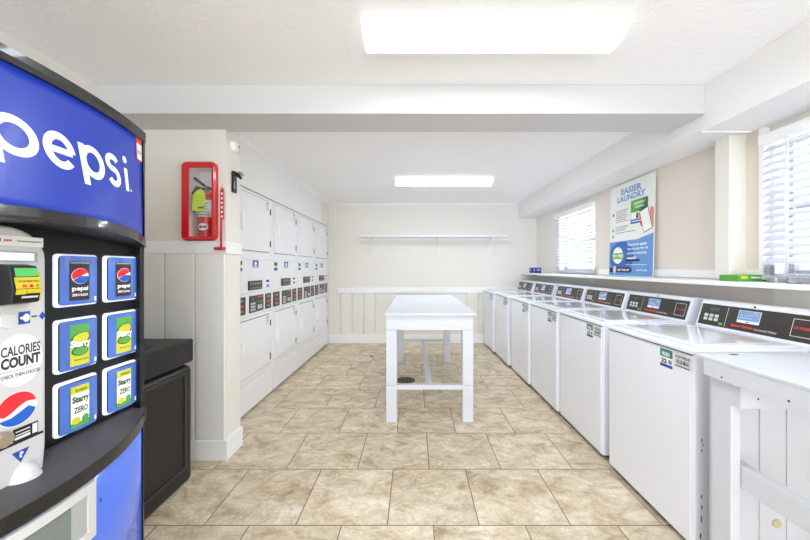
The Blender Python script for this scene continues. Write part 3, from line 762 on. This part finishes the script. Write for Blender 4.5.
# visor under marquee (dark curved bottom) and selection panel
b=MB(); b.box(-1.17,-1.135,y0+.02,y1-.008,.70,1.395,'vend_black'); sp=b.build('selection_panel',t)
for a in (y0,y1-.018): MB().box(-1.145,-1.103,a,a+.018,.70,1.368,'vend_frame').build('side_rail',t,bevel=.002)
# ledge
b=MB(); slab(b,VF(.006),BK,y0,y1,.672,.712,'vend_frame',28,1)
b.build('ledge_edge',t)
b=MB(); n=28; vs=[];fs=[]
for i in range(n+1):
    y=y0+(y1-y0)*i/n; vs+=[(-1.145,y,.722),VF(.002)(y,.712)[:2]+(.7125,)]
for i in range(n): fs.append((2*i,2*i+1,2*i+3,2*i+2))
b.add(vs,fs,'ledge_grey'); b.build('ledge_top',t)
# lower door
b=MB(); slab(b,VF(-.004),BK,y0,y1,.06,.16,'vend_frame',24,1); slab(b,VF(-.004),BK,y1-.026,y1,.16,.672,'vend_frame',2,2); slab(b,VF(-.004),BK,y0,y0+.02,.16,.672,'vend_frame',2,2); b.build('door_frame',t)
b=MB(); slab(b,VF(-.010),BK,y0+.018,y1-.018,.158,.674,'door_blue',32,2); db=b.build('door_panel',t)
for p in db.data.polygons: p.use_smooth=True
b=MB(); b.box(-1.85,-1.2,y0+.04,y1-.04,0,.03,'black'); b.build('base',t)
# delivery port
b=MB(); P0=VF(.012); P1=VF(-.012)
for a in ((.42,.957,.640,.665),(.42,.957,.505,.530),(.42,.445,.53,.64),(.932,.957,.53,.64)): slab(b,P0,P1,*a,'grey_light',14,1)
b.build('delivery_port_frame',t)
b=MB(); slab(b,VF(-.0045),VF(-.009),.445,.932,.53,.64,'black',12,1); port=b.build('delivery_port',t)
b=MB(); slab(b,VF(.004),VF(-.004),.445,.888,.533,.637,'glass_dark',12,1); b.build('delivery_flap',port)
b=MB(); slab(b,VF(.006),VF(-.004),.888,.932,.53,.64,'grey_plastic',2,1); b.build('port_cheek',port)
b=MB(); b.disc(VF(-.008),1.0,.575,.003,.007,'black',12); b.build('door_lock',t)
# selection buttons
def button(yc,zc,kind):
    w,h=.0695,.086
    b=MB(); n=8; rings=[(1.0,1.0,-1.136),(1.0,1.0,-1.132),(.97,.97,-1.128),(.90,.93,-1.125)]
    o=rr(-w,w,-h,h,.012,4); m=len(o); vs=[];fs=[]
    for k,(a,c,x) in enumerate(rings):
        for p in o:
            bulge=.020*(1-(p[0]/w)**2) if k>=2 else .012*(1-(p[0]/w)**2)*(k>0)
            vs.append((x+bulge,yc+p[0]*a,zc+p[1]*c))
    for k in range(len(rings)-1):
        for i in range(m): fs.append((k*m+i,k*m+(i+1)%m,(k+1)*m+(i+1)%m,(k+1)*m+i))
    b.add(vs,fs,'card_edge')
    bt=b.build('selection_button',t)
    BF=lambda off,sh=0:(lambda u,v:(-1.1255+.0195*(1-((u+sh)/w)**2)+off, yc+u+sh, zc+v))
    b=MB(); b.rect(BF(0),-w*.885,w*.885,-h*.92,h*.92,'card_blue',10,1); b.build('product_card',bt)
    b=MB(); SH=-.017; F=BF(.0012,SH); G=BF(.002,SH); H_=BF(.0028,SH); I_=BF(.0036,SH)
    if kind=='cola':
        b.rect(F,-.024,.036,-.066,.062,'can_dark',6,1); b.rect(G,-.022,.034,.055,.060,'grey_plastic',6,1)
        b.disc(G,.006,.014,.026,.026,'can_white',26)
        b.disc(H_,.006,.014,.025,.025,'logo_red',26,math.radians(0),math.radians(180),rot=.45)
        b.disc(H_,.006,.014,.025,.025,'logo_blue',26,math.radians(195),math.radians(345),rot=.25)
        b.text(G,'pepsi',-.018,.030,-.038,-.020,'can_white',.03); b.text(G,'ZERO SUGAR',-.018,.030,-.052,-.044,'can_white',.02)
    elif kind=='lime':
        b.rect(F,-.022,.036,0,.066,'can_green',6,1); b.rect(F,-.022,.036,-.068,0,'can_yellow',6,1)
        b.disc(G,.008,.020,.030,.020,'can_edge',18,rot=.3); b.disc(G if 0 else H_,.008,.021,.026,.017,'can_yellow',18,rot=.3); b.disc(G,.006,-.022,.026,.015,'can_edge',18); b.disc(H_,.006,-.022,.023,.012,'can_green',18)
        b.disc(H_,.007,0,.030,.010,'can_edge',18,rot=.15)
        b.text(I_,'Starry',-.023,.037,-.014,.016,'can_white',.05)
        b.text(H_,'lemon lime',-.012,.03,-.052,-.046,'can_edge',.01)
    else:
        b.rect(F,-.022,.036,-.068,.066,'can_white',6,1); b.rect(G,-.022,.036,.042,.066,'can_yellow',6,1); b.rect(G,-.022,.036,-.068,-.052,'can_green',6,1)
        b.stroke(G,[(-.022,-.068),(-.022,.066)],.002,'can_edge'); b.stroke(G,[(.036,-.068),(.036,.066)],.002,'can_edge')
        b.text(H_,'Starry',-.018,.032,.006,.034,'can_edge',.05); b.text(H_,'ZERO',-.014,.028,-.022,-.002,'can_edge',.03)
        b.disc(H_,-.008,-.045,.012,.012,'can_yellow',16); b.disc(H_,.02,-.045,.012,.012,'can_green',16); b.text(H_,'SUGAR',-.01,.026,.048,.057,'can_edge',.02)
    b.build('can_picture',bt)
    b=MB(); b.rect(F,.060,.070,-.072,-.058,'can_white',1,1); b.build('card_corner_mark',bt)
for r,(zc,k) in enumerate(((1.2395,'cola'),(1.028,'lime'),(.826,'zero'))):
    for yc in (1.1005,1.2650): button(yc,zc,k)
# payment column
pc=.845; hw=.096
prof=[]
for i in range(17):
    a=math.radians(180-180*i/16); prof.append((pc+hw*math.cos(a),1.305+.085*math.sin(a)))
prof=[(pc-hw*.62,.648),(pc-hw*.93,.70),(pc-hw,.78)]+prof+[(pc+hw,.78),(pc+hw*.93,.70),(pc+hw*.62,.648)]
b=MB(); b.prism(prof,'x',-1.145,-1.05,'grey_light'); col=b.build('payment_panel',t,bevel=.012,seg=3)
Q=lambda off:(lambda u,v:(-1.05+off,u,v))
b=MB(); b.rect(Q(.0006),.765,.930,1.338,1.364,'white'); b.text(Q(.0012),'pepsi',.84,.857,1.347,1.356,'redtext',.04); b.rect(Q(.0012),.828,.834,1.347,1.356,'blue'); b.rect(Q(.0012),.868,.925,1.350,1.353,'greytext'); b.build('header_strip',col)
b=MB(); b.box(-1.05,-1.047,.815,.914,1.296,1.324,'grey_plastic'); b.rect(Q(.0036),.822,.905,1.300,1.320,'display'); b.build('display',col)
rd=MB(); rd.prism([(-1.049,1.184),(-1.012,1.190),(-1.006,1.225),(-1.018,1.285),(-1.049,1.29)],'y',.826,.888,'black'); rd=rd.build('card_reader',col,bevel=.003)
b=MB()
def RF(off): return lambda u,v:(-1.006-.012*max(0,(v-1.225))/.06+off if v>=1.225 else -1.012+.006*(v-1.19)/.035+off,u,v)
b.rect(RF(.0015),.834,.885,1.258,1.280,'lcd'); b.build('reader_screen',rd)
b=MB(); b.rect(RF(.0015),.830,.887,1.227,1.256,'yellow'); b.rect(RF(.0015),.830,.853,1.212,1.2255,'yellow'); b.rect(RF(.0015),.854,.887,1.214,1.2255,'yellow')
b.rect(RF(.0022),.844,.854,1.230,1.237,'redtext'); b.rect(RF(.0022),.860,.868,1.230,1.237,'red'); b.rect(RF(.0022),.874,.881,1.230,1.237,'green'); b.text(RF(.0022),'TAP OR INSERT CARD',.836,.883,1.243,1.248,'darktext',.02); b.build('reader_face',rd)
b=MB(); b.rect(RF(.0015),.844,.881,1.202,1.207,'grey_light'); b.build('card_slot',rd)
b=MB(); b.box(-1.049,-1.025,.888,.904,1.19,1.27,'yellow'); b.build('reader_side',rd,bevel=.004)
b=MB(); b.lathe([(.020,0),(.018,.006),(0,.006)],(-1.05,.848,1.143),'x','grey_light',20); b.build('coin_return_button',col)
b=MB(); b.rect(Q(.0008),.872,.898,1.130,1.163,'blue'); b.disc(Q(.0014),.889,1.146,.008,.011,'white',16); b.rect(Q(.0014),.875,.881,1.143,1.150,'white'); b.rect(Q(.0014),.901,.914,1.145,1.149,'darktext'); b.poly(Q(.0008),[(.919,1.146),(.928,1.158),(.936,1.146),(.928,1.134)],'blue'); b.build('coin_slot_label',col)
b=MB(); b.disc(Q(.0006),.873,1.036,.055,.069,'white',36); b.text(Q(.0012),'CALORIES',.834,.922,1.050,1.076,'darktext',.02); b.text(Q(.0012),'COUNT',.834,.922,1.018,1.047,'darktext',.045); b.rect(Q(.0012),.825,.923,1.010,1.0112,'greytext'); b.text(Q(.0012),'CHECK THEN CHOOSE',.834,.921,.993,1.003,'darktext',.01); b.build('calorie_label',col)
b=MB(); cg,zg,r=.869,.908,.046
b.disc(Q(.0006),cg,zg,r,r*.98,'white',36)
top=[(cg+r*.96*math.cos(math.radians(a)),zg+r*.94*math.sin(math.radians(a))) for a in range(12,196,8)]
wave=[(cg+r*k, zg+r*(.02-.34*(-k)*(1 if 1 else 0)+.10*math.sin(k*3))) for k in (-.75,-.5,-.25,0,.25,.5,.75)]
b.poly(Q(.0012),top+[(cg-.6*r,zg-.28*r),(cg-.25*r,zg-.12*r),(cg+.1*r,zg+.12*r),(cg+.45*r,zg+.28*r)][:4],'logo_red')
bot=[(cg+r*.95*math.cos(math.radians(a)),zg+r*.93*math.sin(math.radians(a))) for a in range(208,352,8)]
b.poly(Q(.0012),bot+[(cg+.55*r,zg-.02*r),(cg+.15*r,zg-.22*r),(cg-.3*r,zg-.42*r)],'logo_blue')
b.build('globe_logo',col)
b=MB(); b.lathe([(.020,0),(.020,.014),(.016,.020),(0,.020)],(-1.05,.832,.845),'x','gold',22); b.build('lock_knob',col)
b=MB(); b.rect(Q(.0006),.765,.930,.815,.822,'black'); b.rect(Q(.0006),.860,.917,.822,.856,'black'); b.rect(Q(.0012),.903,.915,.826,.852,'white')
for i in range(2): b.rect(Q(.0012),.865,.898,.845-.009*i,.848-.009*i,'white')
b.rect(Q(.0012),.863,.898,.826,.833,'white'); b.build('instruction_label',col)
b=MB(); b.poly(Q(.0006),[(.857,.795),(.897,.795),(.877,.762)],'blue'); b.text(Q(.0012),'?',.872,.883,.775,.791,'white',.03); b.build('triangle_label',col)
b=MB(); vs=[];n=14;m=6;cc=.884
for j in range(m+1):
    q=j/m*PI/2
    for i in range(n+1):
        a=PI*i/n; r=math.sin(q)
        vs.append((-1.052+.040*r*math.sin(a),cc-.040*math.cos(a)*r,.758-.075*(1-math.cos(q))))
fs=[(j*(n+1)+i,j*(n+1)+i+1,(j+1)*(n+1)+i+1,(j+1)*(n+1)+i) for j in range(m) for i in range(n)]
b.add(vs,fs,'grey_light'); cup=b.build('coin_return_cup',col,smooth=True,solid=.003)
b=MB(); b.box(-1.05,-1.035,.868,.900,.668,.690,'black'); b.build('cup_opening',cup,bevel=.003)

# ------------------------------------------------------------------ wooden counter at right
t=thing('work_counter','white wooden counter with open frame at the near right','counter',(1.5,.9,0))
XA=1.195; yf=1.36; yn=.42
b=MB(); b.box(XA-.001,1.80,yn,yf+.04,.905,.918,'paint_white'); ct=b.build('countertop',t,bevel=.003)
MB().disc(lambda u,v:(u,v,.9185),1.335,1.375,.020,.010,'rust',16).build('stain',ct)
b=MB(); b.box(XA,XA+.022,yn,yf,.842,.905,'paint_white')
for y in (1.28,1.05): b.lathe([(.004,0),(.004,.0008),(0,.0008)],(XA-.0009,y,.855),'x','rust',10)
b.build('apron',t,bevel=.002)
for (a,c) in ((1.268,1.35),(yn+.03,yn+.112)): MB().box(XA+.024,XA+.062,a,c,0,.904,'paint_white').build('leg',t,bevel=.003)
b=MB(); b.box(XA+.024,1.76,1.230,1.267,.752,.895,'paint_white'); b.lathe([(.004,0),(.004,.0008),(0,.0008)],(XA+.09,1.2292,.79),'y','rust',10); b.build('side_rail',t,bevel=.002)
MB().box(XA+.064,XA+.102,yn+.02,1.355,.430,.519,'paint_white').build('lower_rail',t,bevel=.003)
b=MB(); b.box(XA+.064,1.3435,1.392,1.400,.01,.894,'paint_white'); x=1.345
while x<1.72: b.box(x+.0015,x+.1125,1.392,1.400,.01,.894,'paint_white'); x+=.115
b.box(XA+.064,1.78,1.400,1.406,.01,.894,'paint_white'); pn=b.build('back_panel',t,bevel=.002)
MB().lathe([(.018,0),(.018,.005),(0,.005)],(1.53,1.3865,.20),'y','plug',20).build('round_cap',pn)

# ------------------------------------------------------------------ light
w=bpy.data.worlds.new('sky'); SC.world=w; w.use_nodes=True; nt=w.node_tree; N=nt.nodes; L=nt.links
bg=N['Background']; tc=N.new('ShaderNodeTexCoord'); nz=N.new('ShaderNodeTexNoise'); nz.inputs['Scale'].default_value=2.2; nz.inputs['Detail'].default_value=5
cr=N.new('ShaderNodeValToRGB'); cr.color_ramp.elements[0].position=.36; cr.color_ramp.elements[0].color=(.60,.79,1,1); cr.color_ramp.elements[1].position=.52; cr.color_ramp.elements[1].color=(1,1,1,1)
L.new(tc.outputs['Generated'],nz.inputs['Vector']); L.new(nz.outputs['Fac'],cr.inputs['Fac']); L.new(cr.outputs['Color'],bg.inputs['Color']); bg.inputs['Strength'].default_value=.75
def area(name,loc,rot,sx,sy,power,col=(1,1,1)):
    l=bpy.data.lights.new(name,'AREA'); l.shape='RECTANGLE'; l.size=sx; l.size_y=sy; l.energy=power; l.color=col
    o=bpy.data.objects.new(name,l); COL.objects.link(o); o.location=loc; o.rotation_euler=rot; return o
area('added_fill_front',(0,YF-.5,1.0),(PI/2+math.radians(12),0,0),3.4,1.9,40,(.87,.935,1))  # added fill light behind the camera, tilted up towards the ceiling
area('daylight_far_window',(XR+.25,4.27,1.64),(0,PI/2,0),.75,.9,4,(.90,.95,1))
area('daylight_near_window',(XR+.25,1.40,1.64),(0,PI/2,0),.75,.95,4,(.90,.95,1))

# ------------------------------------------------------------------ camera
cd=bpy.data.cameras.new('camera'); cam=bpy.data.objects.new('camera',cd); COL.objects.link(cam); SC.camera=cam
cam.location=(0,0,1.28); cam.rotation_euler=(PI/2,0,0)
cd.sensor_width=36; cd.lens=329/810*36; cd.shift_x=-9.5/810; cd.shift_y=-2/810; cd.clip_start=.05
vs=SC.view_settings; vs.view_transform='Standard'; vs.look='None'; vs.gamma=1; vs.use_curve_mapping=False; vs.exposure=2.08
SC.cycles.max_bounces=14; SC.cycles.diffuse_bounces=10; SC.cycles.transparent_max_bounces=12
for o in SC.objects:
    if '_base' in o: del o['_base']
